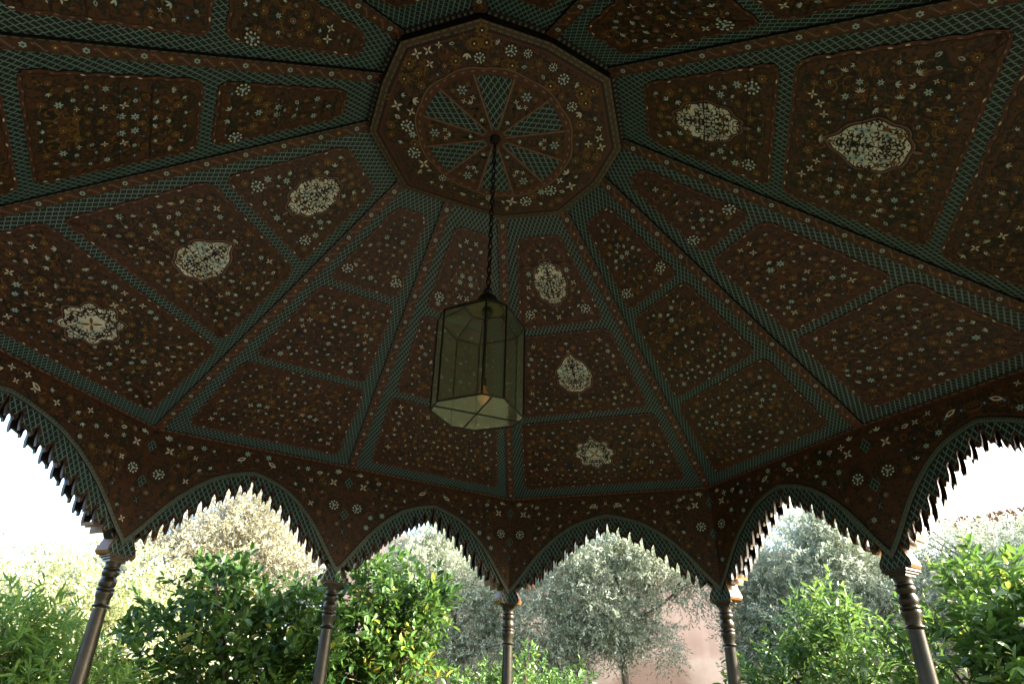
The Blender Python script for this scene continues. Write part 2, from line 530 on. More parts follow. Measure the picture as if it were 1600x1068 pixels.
def medallion(mb, T, cy, ry, rx, tier, rng, h):
    P = []
    N = 48
    for k in range(N):
        a = 2 * math.pi * k / N
        c, s = math.cos(a), math.sin(a)                       # s>0 is away from the ring
        if tier == 0:      # long pointed oval with scalloped edge
            r = 1 + .05 * math.cos(10 * a)
            x = rx * r * c * (1 - .25 * abs(s) ** 3); y = ry * .80 * s * r
        elif tier == 1:    # onion: pointed to the ring, crowned below
            w = 1 - .55 * max(0, -s) ** 2.2
            x = rx * c * w * (1 + .05 * math.cos(9 * a)); y = ry * (.86 * s if s > 0 else .92 * s * (1 + .12 * abs(s) ** 6)) * (1 + .03 * math.cos(9 * a))
            if s > .8: y *= .93
        else:              # eight lobed star
            r = .90 + .10 * math.cos(8 * a)
            x = rx * r * c; y = ry * r * s
        P.append((x, cy + y))
    def grow(k): return [(x * k, cy + (y - cy) * k) for x, y in P]
    rings_fill(mb, T, grow(1.17), h, iBK, 3, (0, cy))
    rings_fill(mb, T, grow(1.12), h + .6 * STEP, iPK, 3, (0, cy))
    rings_fill(mb, T, grow(1.085), h + 1.2 * STEP, iRL, 3, (0, cy))
    rings_fill(mb, T, grow(1.03), h + 1.6 * STEP, iBK, 3, (0, cy))
    rings_fill(mb, T, P, h + 2 * STEP, iIV, 3, (0, cy))
    H = h + 3 * STEP
    # finial drops
    for s, L in ((-1, .03), (1, .04)):
        if tier == 2: break
        petal(mb, T, 0, cy + s * ry * .86, s * math.pi / 2, ry * .24, .022, iPK, H)
    if tier == 1:
        stroke(mb, T, [(rx * k * .16, cy + ry * .62 + (.012 if k % 2 else 0)) for k in range(-5, 6)], .009, iRL, H)
    inner = [(x * .95, cy + (y - cy) * .95) for x, y in P]
    for q in range(0, N, 2):
        a, b = P[q], P[(q + 1) % N]
        disc(mb, T, a[0] * .955, cy + (a[1] - cy) * .955, .0055, iBK if q % 4 else iDG, H, 5)
    if tier == 2:
        band(mb, T, [(x * .80, cy + (y - cy) * .80) for x, y in P], [(x * .74, cy + (y - cy) * .74) for x, y in P], H, iRL)
        for k in range(8):
            a = k * math.pi / 4
            petal(mb, T, 0, cy, a, .07 if k % 2 else .095, .022, iCR if k % 2 == 0 else iGO, H + STEP)
            for q in (-.2, .2):
                b = a + q
                stroke(mb, T, spiral(rx * .52 * math.cos(b), cy + ry * .52 * math.sin(b), a, .024, .8, 1 if q > 0 else -1, 8), .009, iBK, H, True)
            stroke(mb, T, spiral(rx * .86 * math.cos(a + .39), cy + ry * .86 * math.sin(a + .39), a, .02, .6, 1, 6), .008, iBK, H)
    # mirrored dark scrolls, green leaves, gold and blue flowers
    placed = []
    for _ in range(900):
        x, y = rng.uniform(0.008, rx), cy + rng.uniform(-ry, ry)
        if not inside(x, y, inner) or edge_dist(x, y, inner) < .006: continue
        if tier == 2 and math.hypot(x / rx, (y - cy) / ry) < .34: continue
        if any((x - a) ** 2 + (y - b) ** 2 < .00080 for a, b in placed): continue
        placed.append((x, y))
        k = rng.random(); a0 = rng.uniform(0, 6.28); sg = rng.choice((-1, 1)); r = rng.uniform(.018, .030)
        for s in (1, -1):
            if k < .66:
                stroke(mb, T, [(s * px, py) for px, py in spiral(x, y, a0, r, 1.15, sg, 11)], .0088, iBK, H, True)
                aa = a0 if s > 0 else math.pi - a0
                petal(mb, T, s * x, y, aa, .030, .014, iDG, H)
            elif k < .80:
                aa = a0 if s > 0 else math.pi - a0
                for q in range(3): petal(mb, T, s * x, y, aa + q * 2.1, .024, .014, iDG, H)
            elif k < .90:
                for q in range(5): petal(mb, T, s * x, y, q * 1.256, .022, .016, iGO, H)
            else:
                for q in range(5): petal(mb, T, s * x, y, q * 1.256, .024, .015, iPB, H)
                disc(mb, T, s * x, y, .008, iBL, H + STEP, 6)
    stroke(mb, T, [(0, cy - ry * .6), (0, cy + ry * .6)], .008, iBK, H)

TIERS = ((.068, .326), (.356, .640), (.669, .953))
RIBW, RIBD = .076, .022
for i in range(NB):
    F = Facet(i)
    rng = random.Random(100 + (0 if i in SHORT else (1 if (i % 3) == 0 else 2)))
    sec = MB([LAT])
    n = 18
    for a in range(n):
        for b in range(n):
            q = [(a / n, b / n), ((a + 1) / n, b / n), ((a + 1) / n, (b + 1) / n), (a / n, (b + 1) / n)]
            sec.face([F.at(*p) for p in q], 0, [((p[0] - .5) * 2 * F.half(p[1] * F.L), p[1] * F.L) for p in q])
    so = sec.build('ceiling_sector', pav)
    for k, (t0, t1) in enumerate(TIERS):
        mb = MB(PAL)
        P = panel_outline(F, t0, t1, .038 + .084 + (.012 if k else 0), .038 + .098 + .02 * k, rng, k)
        hb = .007
        rings_fill(mb, F.T, P, hb, iRUST, 9)
        # closed edge of the raised board
        n_ = len(P)
        for a in range(n_):
            b = (a + 1) % n_
            mb.face([F.T(*P[a], 0.0), F.T(*P[b], 0.0), F.T(*P[b], hb), F.T(*P[a], hb)], iBK)
        Q = border(mb, F.T, P, hb, rng)
        Qf = offset(Q, .003)
        rings_fill(mb, F.T, Qf, hb + STEP, iFI, 9)
        holes = []
        cv = (t0 + t1) / 2 * F.L
        if i in SHORT:
            ry, rx = ((.245, .128), (.220, .155), (.190, .198))[k]
            cm = cv + (0, .01, .0)[k]
            holes = [(0, cm, rx * 1.2, ry * 1.15)]
        scatter(mb, F.T, Q, rng, hb + 2 * STEP, spacing=(.056, .060, .064)[k], rmin=.013, rmax=.028, holes=holes)
        if k == 0:       # the pair of white and blue wheels at the foot of each upper panel
            for s in (1, -1):
                flower(mb, F.T, s * (F.half(t1 * F.L) * .48), t1 * F.L - .13, .042, 'wheel', 0, hb + 4 * STEP)
        for _ in range(2):      # joints between the ceiling boards
            vj = F.L * (t0 + (t1 - t0) * rng.uniform(.15, .85)); wj = F.half(vj) - .16
            stroke(mb, F.T, [(-wj + 2 * wj * q / 8, vj) for q in range(9)], .0045, iBK, hb + 6 * STEP)
        if i in SHORT:
            medallion(mb, F.T, cm, ry, rx, k, random.Random(7 + k), hb + 3 * STEP)
        mb.build('floral_panel', so)

    # rib along the fold at vertex i: a raised board with a flower chain
    a = Vector((*WI[i], ZRI)); b = Vector((*VP[i], ZE))
    fp = Facet((i - 1) % NB)
    d = (b - a).normalized()
    n1 = (F.b - F.a).cross(F.c - F.a).normalized(); n2 = (fp.b - fp.a).cross(fp.d - fp.b).normalized()
    n1 = n1 if n1.z < 0 else -n1; n2 = n2 if n2.z < 0 else -n2
    nn = (n1 + n2).normalized(); nn = (nn - d * nn.dot(d)).normalized()
    ux = d.cross(nn).normalized()
    L = (b - a).length
    rb = MB(PAL)
    def RT(x, y, h, a=a, d=d, ux=ux, nn=nn): return a + d * y + ux * x + nn * (RIBD + h)
    w2 = RIBW / 2
    m = 12
    for k in range(m):
        y0, y1 = L * k / m, L * (k + 1) / m
        poly(rb, RT, [(-w2, y0), (w2, y0), (w2, y1), (-w2, y1)], 0, iRUST)
        for s in (-1, 1):
            rb.face([RT(s * w2, y0, 0), RT(s * w2, y1, 0), RT(s * w2, y1, -RIBD - .03), RT(s * w2, y0, -RIBD - .03)], iBK)
    for s in (-1, 1):
        poly(rb, RT, [(s * w2 * .99, 0), (s * w2 * .99, L), (s * w2 * .80, L), (s * w2 * .80, 0)], STEP * .6, iBK)
        y = .01
        while y < L - .03:
            poly(rb, RT, [(s * w2 * .97, y), (s * w2 * .97, y + .030), (s * w2 * .83, y + .034), (s * w2 * .83, y + .004)], STEP * 1.2, iMU)
            y += .047
    y = .09; k = 0; rr = random.Random(5)
    while y < L - .05:
        if k % 2 == 0:
            for q in range(6): petal(rb, RT, 0, y, q * math.pi / 3, .018, .014, iPB, STEP)
            disc(rb, RT, 0, y, .006, iDG, 2 * STEP, 6)
        else:
            for q in range(5): petal(rb, RT, 0, y, q * 1.256, .019, .015, iGO, STEP)
            disc(rb, RT, 0, y, .005, iCR, 2 * STEP, 6)
        for q in (-1, 1):
            stroke(rb, RT, [(-.020 * q, y + .045 * q), (-.004 * q, y + .060 * q), (.014 * q, y + .085 * q)], .0055, iPK, STEP, True)
            petal(rb, RT, .018 * q, y + .032 * q, 1.2 * q, .022, .010, iDG, STEP)
            petal(rb, RT, -.016 * q, y + .030 * q, 2.2 * q, .018, .009, iPK, STEP)
        y += .125; k += 1
    rb.build('ceiling_rib', pav)

# centre panel: a shallow octagonal box hanging under the slopes
cp = MB(PAL)
def CT(x, y, h): return Vector((x, y, ZR - h))
n = NB
def sc(k): return [(x * k, y * k) for x, y in WP]
for i in range(n):
    j = (i + 1) % n
    cp.face([(*WP[i], ZR), (*WP[j], ZR), (*WP[j], ZRI + .06), (*WP[i], ZRI + .06)], iBK)
def dense(P, m=8):
    out = []
    for i in range(len(P)):
        a, b = P[i], P[(i + 1) % len(P)]
        out += [(a[0] + (b[0] - a[0]) * k / m, a[1] + (b[1] - a[1]) * k / m) for k in range(m)]
    return out
rings_fill(cp, CT, dense(sc(1.0)), 0, iRUST, 3, (0, 0))
cpo = cp.build('centre_panel', pav)
bd = MB(PAL)
band(bd, CT, sc(1.0), sc(.950), STEP, iGB)
band(bd, CT, sc(.942), sc(.925), STEP, iBK)
band(bd, CT, sc(.917), sc(.909), STEP, iRL)
for kk, w in ((.990, .008), (.955, .008)):
    P = sc(kk)
    for i in range(n):
        a, b = P[i], P[(i + 1) % n]
        L = math.hypot(b[0] - a[0], b[1] - a[1]); m = int(L / .045)
        for q in range(m):
            t0, t1 = (q + .1) / m, (q + .75) / m
            stroke(bd, CT, [(a[0] + (b[0] - a[0]) * t, a[1] + (b[1] - a[1]) * t) for t in (t0, t1)], w, iMU, 2 * STEP)
bd.build('border', cpo)
fl = MB(PAL)
rngc = random.Random(41)
Q = sc(.90)
rings_fill(fl, CT, dense(sc(.90)), STEP, iFI, 6, (0, 0))
EX, EY = .51, .440
scatter(fl, CT, Q, rngc, 2 * STEP, spacing=.070, rmin=.020, rmax=.040, holes=[(0, 0, EX * 1.13, EY * 1.13)], mirror=True, margin=.02,
        kinds=KINDS + ['wheel'] * 6 + ['daisy'] * 3)
fl.build('floral_field', cpo)
wh = MB(PAL)
H0 = 3 * STEP
def el(a, k=1.0): return (EX * k * math.cos(a), EY * k * math.sin(a))
N = 96
rings_fill(wh, CT, [el(2 * math.pi * k / N, 1.05 + .025 * abs(math.sin(12 * math.pi * k / N))) for k in range(N)], H0, iRUST, 2, (0, 0))
outer = [el(2 * math.pi * k / N, 1.045 + .025 * abs(math.sin(12 * math.pi * k / N))) for k in range(N)]
band(wh, CT, [(x * 1.012, y * 1.012) for x, y in outer], outer, H0 + STEP, iPK)
band(wh, CT, outer, [(x * .985, y * .985) for x, y in outer], H0 + STEP, iRL)
band(wh, CT, [el(2 * math.pi * k / N, 1.0) for k in range(N)], [el(2 * math.pi * k / N, .985) for k in range(N)], H0 + STEP, iRL)
for k in range(48):
    a = 2 * math.pi * (k + .5) / 48
    x, y = el(a, 1.022)
    petal(wh, CT, x, y, a + math.pi / 2, .034, .014, iPK, H0 + STEP)
rw = random.Random(3)
for k in range(12):
    a0 = R_(5.5 + 30 * k - 15); a1 = a0 + R_(30); am = (a0 + a1) / 2
    P = [el(a0 + R_(2.4), .14)] + [el(a0 + R_(1.6) + (a1 - a0 - R_(3.2)) * t / 6, .96) for t in range(7)] + [el(a1 - R_(2.4), .14)]
    if k % 2 == 0:
        ca, sa = math.cos(am - math.pi / 2), math.sin(am - math.pi / 2)
        pts = P
        wh.face([CT(x, y, H0 + STEP) for x, y in pts], iLA, [((x * ca + y * sa) * .8, (-x * sa + y * ca) * .8) for x, y in pts])
    else:
        poly(wh, CT, P, H0 + STEP, iFI)
        for q in range(26):
            t = rw.uniform(.2, .9); aa = rw.uniform(a0 + .06, a1 - .06)
            x, y = el(aa, t); petal(wh, CT, x, y, rw.uniform(0, 6.28), .035, .014, iDG, H0 + 2 * STEP)
        x, y = el(am, .82); flower(wh, CT, x, y, .036, 'star', am, H0 + 3 * STEP)
        flower(wh, CT, x, y, .024, 'blue', am + .5, H0 + 4 * STEP)
        x, y = el(am, .60); flower(wh, CT, x, y, .026, 'tulip', am, H0 + 3 * STEP)
        for s in (-1, 1):
            x, y = el(am + .10 * s, .68); flower(wh, CT, x, y, .017, 'cross', am, H0 + 3 * STEP)
            x, y = el(am + .13 * s, .87); flower(wh, CT, x, y, .017, 'daisy', am, H0 + 3 * STEP)
        x, y = el(am, .36); flower(wh, CT, x, y, .022, 'tulip', am + math.pi, H0 + 3 * STEP)
    stroke(wh, CT, [el(a0, .15), el(a0, .99)], .018, iRL, H0 + 2 * STEP)
    stroke(wh, CT, [el(a0, .15), el(a0, .98)], .0075, iPK, H0 + 2.5 * STEP)
    for q in range(6):
        x, y = el(a0, .2 + .13 * q)
        petal(wh, CT, x, y, math.atan2(EY * math.sin(a0), EX * math.cos(a0)), .066, .012, iPK, H0 + 3 * STEP)
disc(wh, CT, 0, 0, .070, iRUST, H0 + 3 * STEP, 20)
disc(wh, CT, 0, 0, .030, iGO, H0 + 4 * STEP, 14)
wh.build('rosette', cpo)

# white bead row along the inner edge of the slopes
br = MB([MATS['sage_rope_paint'], MATS['dark_line_paint']])
P0 = [(x * 1.02, y * 1.02) for x, y in WP]
for i in range(n):
    a, b = Vector((*P0[i], ZRI - .004)), Vector((*P0[(i + 1) % n], ZRI - .004))
    L = (b - a).length; m = int(L / .034)
    e = (b - a).normalized(); nrm = Vector((-e.y, e.x, 0))
    br.box((a + b) / 2, L, .030, .016, (e, nrm, Vector((0, 0, 1))), 1)
    for q in range(m):
        c = a + (b - a) * ((q + .5) / m) + Vector((0, 0, -.012))
        br.box(c, .014, .014, .012, (e, nrm, Vector((0, 0, 1))), 0)
br.build('bead_moulding', pav)

# ------------------------------------------------------------------ arches
TRIM = [(0, 0), (.10, .028), (.2, .066), (.29, .108), (.37, .155), (.5, .27), (.62, .405), (.72, .54), (.80, .67), (.88, .81), (.94, .91), (1.0, 1.0)]
JAG = [(0.0, .150), (.07, .215), (.20, .30), (.33, .40), (.46, .53), (.575, .665), (.675, .785), (.76, .875), (.83, .945), (.90, .99)]
NOTCH = (.10, .215, .33, .44, .545, .645, .735, .81)
TH = .15
def interp(tab, x):
    for (a, b), (c, d) in zip(tab, tab[1:]):
        if x <= c: return b + (d - b) * (x - a) / (c - a)
    return tab[-1][1]

def arch(i):
    j = (i + 1) % NB
    A, B = Vector((*VP[i], 0)), Vector((*VP[j], 0))
    ex = (B - A).normalized(); L = (B - A).length; hb = L / 2
    mid = (A + B) / 2
    nin = Vector((-ex.y, ex.x, 0))
    if nin.dot(-mid) < 0: nin = -nin
    dz = ZAP - ZV
    def T(x, z, h=0.0): return Vector((mid.x, mid.y, 0)) + ex * x + Vector((0, 0, z)) + nin * h
    # trim curve from the left column axis over the apex to the right one
    xs = [k / 40 for k in range(41)]
    half = [(xa, interp(TRIM, xa)) for xa in xs]
    curve = [(-xa * hb, ZAP - d * dz) for xa, d in reversed(half)] + [(xa * hb, ZAP - d * dz) for xa, d in half[1:]]
    tw = .034
    inner = []
    for k, (x, z) in enumerate(curve):
        xa = abs(x) / hb
        # strip thickness measured square to the curve
        k0, k1 = max(k - 1, 0), min(k + 1, len(curve) - 1)
        if abs(x) < 1e-6: inner.append((0, z - tw * 1.05)); continue
        dx, dzz = curve[k1][0] - curve[k0][0], curve[k1][1] - curve[k0][1]
        l = math.hypot(dx, dzz)
        px, pz = x + dzz / l * tw * (1), z - dx / l * tw
        px = max(-hb, min(hb, px))
        inner.append((px, pz))
    inner[0] = (-hb, curve[0][1] - tw * 1.7); inner[-1] = (hb, curve[-1][1] - tw * 1.7)
    # spandrel: field between the strip and the eaves
    sp = MB(PAL)
    for k in range(len(curve) - 1):
        (x0, z0), (x1, z1) = curve[k], curve[k + 1]
        for q in range(3):
            f0, f1 = q / 3, (q + 1) / 3
            poly(sp, T, [(x0, z0 + (ZE - z0) * f0), (x1, z1 + (ZE - z1) * f0), (x1, z1 + (ZE - z1) * f1), (x0, z0 + (ZE - z0) * f1)], 0, iFI)
    region = [(-hb + .02, ZE - .03)] + [(x, z + .012) for x, z in curve[1:-1]] + [(hb - .02, ZE - .03)]
    rng = random.Random(300 + i % 3)
    lo = ZE
    # corner ornaments beside the column axis
    for s in (-1, 1):
        X = s * hb
        for zc, r in ((ZE - .17, .050), (ZE - .50, .046), (ZE - .67, .034)):
            sp.face([T(X, zc + r * 1.25, STEP * 3), T(X - s * r * .9, zc, STEP * 3), T(X, zc - r * 1.25, STEP * 3)], iLA, [(0, r * 1.25), (r * .9, 0), (0, -r * 1.25)])
        flower(sp, T, X - s * .115, ZE - .42, .046, 'wheel', .2, STEP * 3)
        for rr_ in (.075,):
            stroke(sp, T, [(X - s * .115 + rr_ * math.cos(2 * math.pi * k / 16), ZE - .42 + rr_ * math.sin(2 * math.pi * k / 16)) for k in range(17)], .009, iBK, STEP * 3)
        flower(sp, T, X - s * .15, ZE - .19, .040, 'cross', 0, STEP * 3)
        flower(sp, T, X - s * .11, ZE - .085, .034, 'tulip', math.pi / 2, STEP * 3)
        flower(sp, T, X - s * .06, ZE - .60, .020, 'ring', 0, STEP * 3)
        flower(sp, T, X - s * .30, ZE - .12, .030, 'bud', .3, STEP * 3)
        petal(sp, T, s * .10, ZE - .115, s * -.5 if s > 0 else math.pi + .5, .085, .038, iCR, STEP * 3)
        petal(sp, T, s * .115, ZE - .122, s * -.5 if s > 0 else math.pi + .5, .05, .018, iRL, STEP * 4)
    scatter(sp, T, region, rng, STEP, spacing=.095, rmin=.020, rmax=.030, mirror=True, margin=.028,
            holes=[(0, 0, .01, .01), (hb - .08, ZE - .42, .16, .34)], kinds=['cross', 'bud', 'ring', 'tulip', 'daisy', 'blue', 'star'])
    edge = [(x, z + .010) for x, z in curve]
    stroke(sp, T, edge, .010, iBK, STEP * 2)
    spo = sp.build('arch_panel', pav)
    # grey-green rope strip
    tr = MB(PAL)
    hp = .014
    for k in range(len(curve) - 1):
        a, b, c, d = curve[k], curve[k + 1], inner[k + 1], inner[k]
        poly(tr, T, [a, b, c, d], hp, iMU)
        tr.face([T(*a, 0), T(*b, 0), T(*b, hp), T(*a, hp)], iMU)
        tr.face([T(*d, 0), T(*c, 0), T(*c, hp), T(*d, hp)], iBK)
    N_ = 90
    for k in range(1, N_):          # the twist of the rope as fine dark ticks
        t = k / N_ * (len(curve) - 1); q = int(t); f = t - q
        q = min(q, len(curve) - 2)
        o = [curve[q][c] * (1 - f) + curve[q + 1][c] * f for c in (0, 1)]
        m_ = [inner[q][c] * (1 - f) + inner[q + 1][c] * f for c in (0, 1)]
        stroke(tr, T, [(o[0] + (m_[0] - o[0]) * .12 + .008, o[1] + (m_[1] - o[1]) * .12), (o[0] + (m_[0] - o[0]) * .5, o[1] + (m_[1] - o[1]) * .5)], .006, iDG, hp + STEP)
    tr.build('arch_trim', spo)
    # lattice lining with its hanging teeth, cut right through the thickness of the wall
    half = [(0, ZAP - JAG[0][1] * dz + .075), (.010, ZAP - JAG[0][1] * dz + .05), (.015, ZAP - JAG[0][1] * dz + .02)]
    def zb(x): return ZAP - interp(JAG, x / hb) * dz
    px = 0.0
    jr = random.Random(900 + i)
    for k, nx in enumerate(NOTCH):
        X = nx * hb + jr.uniform(-.007, .007)
        # a hanging tooth: its tip on the apex side, then along the edge to the next finger-shaped notch
        half += [(px + .017, zb(px + .016) - .010), (px + .022, zb(px + .022) - .036), (px + .028, zb(px + .022) - .062), (px + .033, zb(px + .03) - .036), (px + .042, zb(px + .03) - .016)]
        half += [(X - .040, zb(X - .03) - .002), (X - .031, zb(X) - .016), (X - .024, zb(X) - .012), (X - .022, zb(X) + .010), (X - .023, zb(X) + .034), (X - .017, zb(X) + .054), (X - .008, zb(X) + .066), (X - .002, zb(X) + .082), (X + .001, zb(X) + .086),
                 (X + .005, zb(X) + .068), (X + .013, zb(X) + .052), (X + .017, zb(X) + .034), (X + .016, zb(X) + .016)]
        px = X
    half += [(px + .016, zb(px + .016) - .012), (px + .022, zb(px + .02) - .040)]
    half += [(hb - .098, ZCAP + .235), (hb - .080, ZCAP + .215), (hb - .066, ZCAP + .175), (hb - .068, ZCAP + .135), (hb - .084, ZCAP + .095), (hb - .102, ZCAP + .060), (hb - .108, ZCAP + .030), (hb - .098, ZCAP + .008), (hb - .088, ZCAP)]
    # keep it monotone towards the column
    J = [(-x, z) for x, z in reversed(half)] + half[1:]
    ring = [(-hb, ZCAP)] + J + [(hb, ZCAP)] + list(reversed(inner))
    ln = MB(PAL)
    tess = tessellate_polygon([[Vector((x, z, 0)) for x, z in ring]])
    for t in tess:
        P = [ring[q] for q in t]
        ln.face([T(x, z, 0) for x, z in P], iLA, [(x * .80, z * .72) for x, z in P])
        ln.face([T(x, z, -TH) for x, z in P], iBR)
    path = [(-hb, ZCAP)] + J + [(hb, ZCAP)]
    D1, D2 = .030, TH - .030
    for t in tess:
        P = [ring[q] for q in t]
        ln.face([T(x, z, -D1) for x, z in P], iBK)
        ln.face([T(x, z, -D2) for x, z in P], iBK)
    for k in range(len(path) - 1):
        a, b = path[k], path[k + 1]
        if min(a[1], b[1]) < ZCAP + .20:
            ln.face([T(*a, 0), T(*b, 0), T(*b, -TH), T(*a, -TH)], iRV)
        else:
            ln.face([T(*a, 0), T(*b, 0), T(*b, -D1), T(*a, -D1)], iBK)
            ln.face([T(*a, -D2), T(*b, -D2), T(*b, -TH), T(*a, -TH)], iBK)
    for k in range(len(inner) - 1):
        (x0, z0), (x1, z1) = inner[k], inner[k + 1]
        ln.face([T(x0, z0 - .03, -D1), T(x1, z1 - .03, -D1), T(x1, z1 - .03, -D2), T(x0, z0 - .03, -D2)], iBK)
    # red painted lip along the cut edge
    lip = [(x, z + .004) for x, z in J]
    stroke(ln, T, lip, .010, iRUST, STEP)
    # outer skin of the wall over the arch
    for k in range(len(curve) - 1):
        (x0, z0), (x1, z1) = inner[k], inner[k + 1]
        ln.face([T(x0, z0, -TH), T(x1, z1, -TH), T(x1, ZE + .1, -TH), T(x0, ZE + .1, -TH)], iBR)
    ln.build('lattice_lining', spo)
    # thin moulding along the eaves with a dashed edge
    em = MB(PAL)
    c = T(0, ZE - .014, .012)
    em.box(c, L - .03, .024, .028, (ex, nin, Vector((0, 0, 1))), iRUST)
    y = -hb + .03
    while y < hb - .05:
        em.face([T(y, ZE - .004, .0262), T(y + .034, ZE - .008, .0262), T(y + .038, ZE - .019, .0262), T(y + .004, ZE - .015, .0262)], iPK)
        y += .056
    em.build('eaves_moulding', spo)
for i in range(NB): arch(i)

# ------------------------------------------------------------------ columns
def column(i):
    x, y = VP[i]
    ang = math.atan2(y, x)
    rt = (Vector((math.cos(ang), math.sin(ang), 0)), Vector((-math.sin(ang), math.cos(ang), 0)), Vector((0, 0, 1)))
    C = Vector((x, y, 0)) + rt[0] * .055
    h = ZCAP - ZSH                      # .408
    b = MB([COLUMN])
    z0 = ZSH
    prof = [(.0, z0 - 1.46), (.062, z0 - 1.46), (.063, z0 - 1.2), (.060, z0 - .78), (.0555, z0 - .30), (.0500, z0 - .028), (.0500, z0 - .010)]
    b.lathe(C, prof, 32)
    sh = b.build('column', pav, True, True)
    cp_ = MB([COLUMN, GOLDB])
    pr = [(.050, 0), (.060, .004), (.064, .010), (.060, .018), (.050, .024), (.0505, .045), (.056, .075), (.0625, .098), (.064, .112), (.062, .124),
          (.058, .128), (.063, .134), (.065, .142), (.063, .150), (.054, .158), (.060, .172), (.064, .190), (.062, .210), (.054, .228), (.050, .238), (.054, .246), (.062, .262),
          (.064, .274), (.060, .290), (.054, .296), (.062, .302), (.0625, .308), (.056, .314), (.055, .325), (.058, .345), (.062, .355), (.062, .357)]
    cp_.lathe(C + Vector((0, 0, z0)), pr, 32)
    for zz, s_, hh in ((.368, .118, .022), (.386, .148, .016), (.400, .176, .014)):
        cp_.box(C + Vector((0, 0, z0 + zz)), s_, s_, hh, rt, 1 if zz > .395 else 0)
    cp_.build('capital', sh, True, True)
    lo = MB([COLUMN])
    zl = z0 - 1.46
    lp = [(.062, zl), (.068, zl - .006), (.070, zl - .014), (.066, zl - .022), (.058, zl - .03), (.062, zl - .05), (.070, zl - .075), (.072, zl - .10), (.066, zl - .12), (.058, zl - .13),
          (.070, zl - .14), (.072, zl - .15), (.070, zl - .16), (.062, zl - .18), (.066, zl - .22), (.082, zl - .30), (.084, zl - .34), (.084, zl - .40)]
    lo.lathe(C, list(reversed(lp)), 28)
    lo.box(C + Vector((0, 0, (zl - .40) / 2)), .2, .2, zl - .40, rt, 0)
    lo.build('base', sh, True, True)
for i in range(NB): column(i)

# roof shell above the painted slopes
rf = MB([mat('green_roof_tile', (0.05, 0.12, 0.08), 0.45, vary=0.3, scale=6, bump=0.3), BROWN])
OV = 1.14
for i in range(NB):
    j = (i + 1) % NB
    a, b = Vector((WI[i][0] * .9, WI[i][1] * .9, ZRI + .30)), Vector((WI[j][0] * .9, WI[j][1] * .9, ZRI + .30))
    c, d = Vector((VP[i][0] * OV, VP[i][1] * OV, ZE + .10)), Vector((VP[j][0] * OV, VP[j][1] * OV, ZE + .10))
    rf.face([a, b, d, c], 0)
    k = Vector((0, 0, -.06))
    rf.face([c, d, d + k, c + k], 1)
    e, f = Vector((*VP[i], ZE + .05)), Vector((*VP[j], ZE + .05))
    rf.face([c + k, d + k, f, e], 1)
    rf.face([a, b, Vector((0, 0, ZRI + .75))], 0)
rf.build('roof', pav)

# ------------------------------------------------------------------ lantern
LC = Vector((0, 0, 0))
lan = empty('hanging_lantern', (0, 0, 1.55 + 1.44), 'eight-sided glass lantern in thin black metal bars hanging on a chain under the ceiling rosette', 'lantern')
ZB, ZT, ZK = 1.55 + 1.44, 1.55 + 2.016, 1.55 + 2.12
OCT = [(-.262, -.004), (-.097, -.193), (.020, -.208), (.212, -.068), (.222, .040), (.056, .208), (-.084, .230), (-.256, .108)]
CAPO = [(x * .47, y * .47) for x, y in OCT]
def glass_mat():
    m = bpy.data.materials.new('dusty_green_glass'); m.use_nodes = True
    nt = m.node_tree
    for q in list(nt.nodes): nt.nodes.remove(q)
    o = nt.nodes.new('ShaderNodeOutputMaterial'); mx = nt.nodes.new('ShaderNodeMixShader'); m2 = nt.nodes.new('ShaderNodeMixShader')
    t = nt.nodes.new('ShaderNodeBsdfTransparent'); t.inputs[0].default_value = (.80, .84, .74, 1)
    g = nt.nodes.new('ShaderNodeBsdfGlossy'); g.inputs['Roughness'].default_value = .06; g.inputs[0].default_value = (.9, .93, .85, 1)
    d = nt.nodes.new('ShaderNodeBsdfTranslucent'); d.inputs[0].default_value = (.33, .36, .30, 1)
    nz = nt.nodes.new('ShaderNodeTexNoise'); nz.inputs['Scale'].default_value = 14; nz.inputs['Detail'].default_value = 5
    tc = nt.nodes.new('ShaderNodeTexCoord'); nt.links.new(tc.outputs['Object'], nz.inputs['Vector'])
    r = nt.nodes.new('ShaderNodeMapRange'); r.inputs['To Min'].default_value = .12; r.inputs['To Max'].default_value = .36
    nt.links.new(nz.outputs['Fac'], r.inputs['Value'])
    lw = nt.nodes.new('ShaderNodeLayerWeight'); lw.inputs['Blend'].default_value = .5
    g_ = NG(m)
    fz = g_.math('ADD', .05, g_.math('MULTIPLY', .9, g_.math('POWER', lw.outputs['Facing'], 4.0)))
    nt.links.new(r.outputs[0], m2.inputs[0]); nt.links.new(t.outputs[0], m2.inputs[1]); nt.links.new(d.outputs[0], m2.inputs[2])
    nt.links.new(fz, mx.inputs[0]); nt.links.new(m2.outputs[0], mx.inputs[1]); nt.links.new(g.outputs[0], mx.inputs[2])
    nt.links.new(mx.outputs[0], o.inputs[0])
    return m
GLASS = glass_mat()
gm = GLASS
for k in range(8):
    a, b = Vector((*OCT[k], ZB)), Vector((*OCT[(k + 1) % 8], ZB))
    up = Vector((0, 0, ZT - ZB))
    q = MB([gm]); q.face([a, b, b + up, a + up]); q.build('glass_pane', lan)
    c, d = Vector((*CAPO[k], ZK)), Vector((*CAPO[(k + 1) % 8], ZK))
    q = MB([gm]); q.face([a + up, b + up, d, c]); q.build('roof_pane', lan)
q = MB([gm]); q.face([Vector((x, y, ZB)) for x, y in OCT]); q.build('bottom_pane', lan)
fr = MB([IRON])
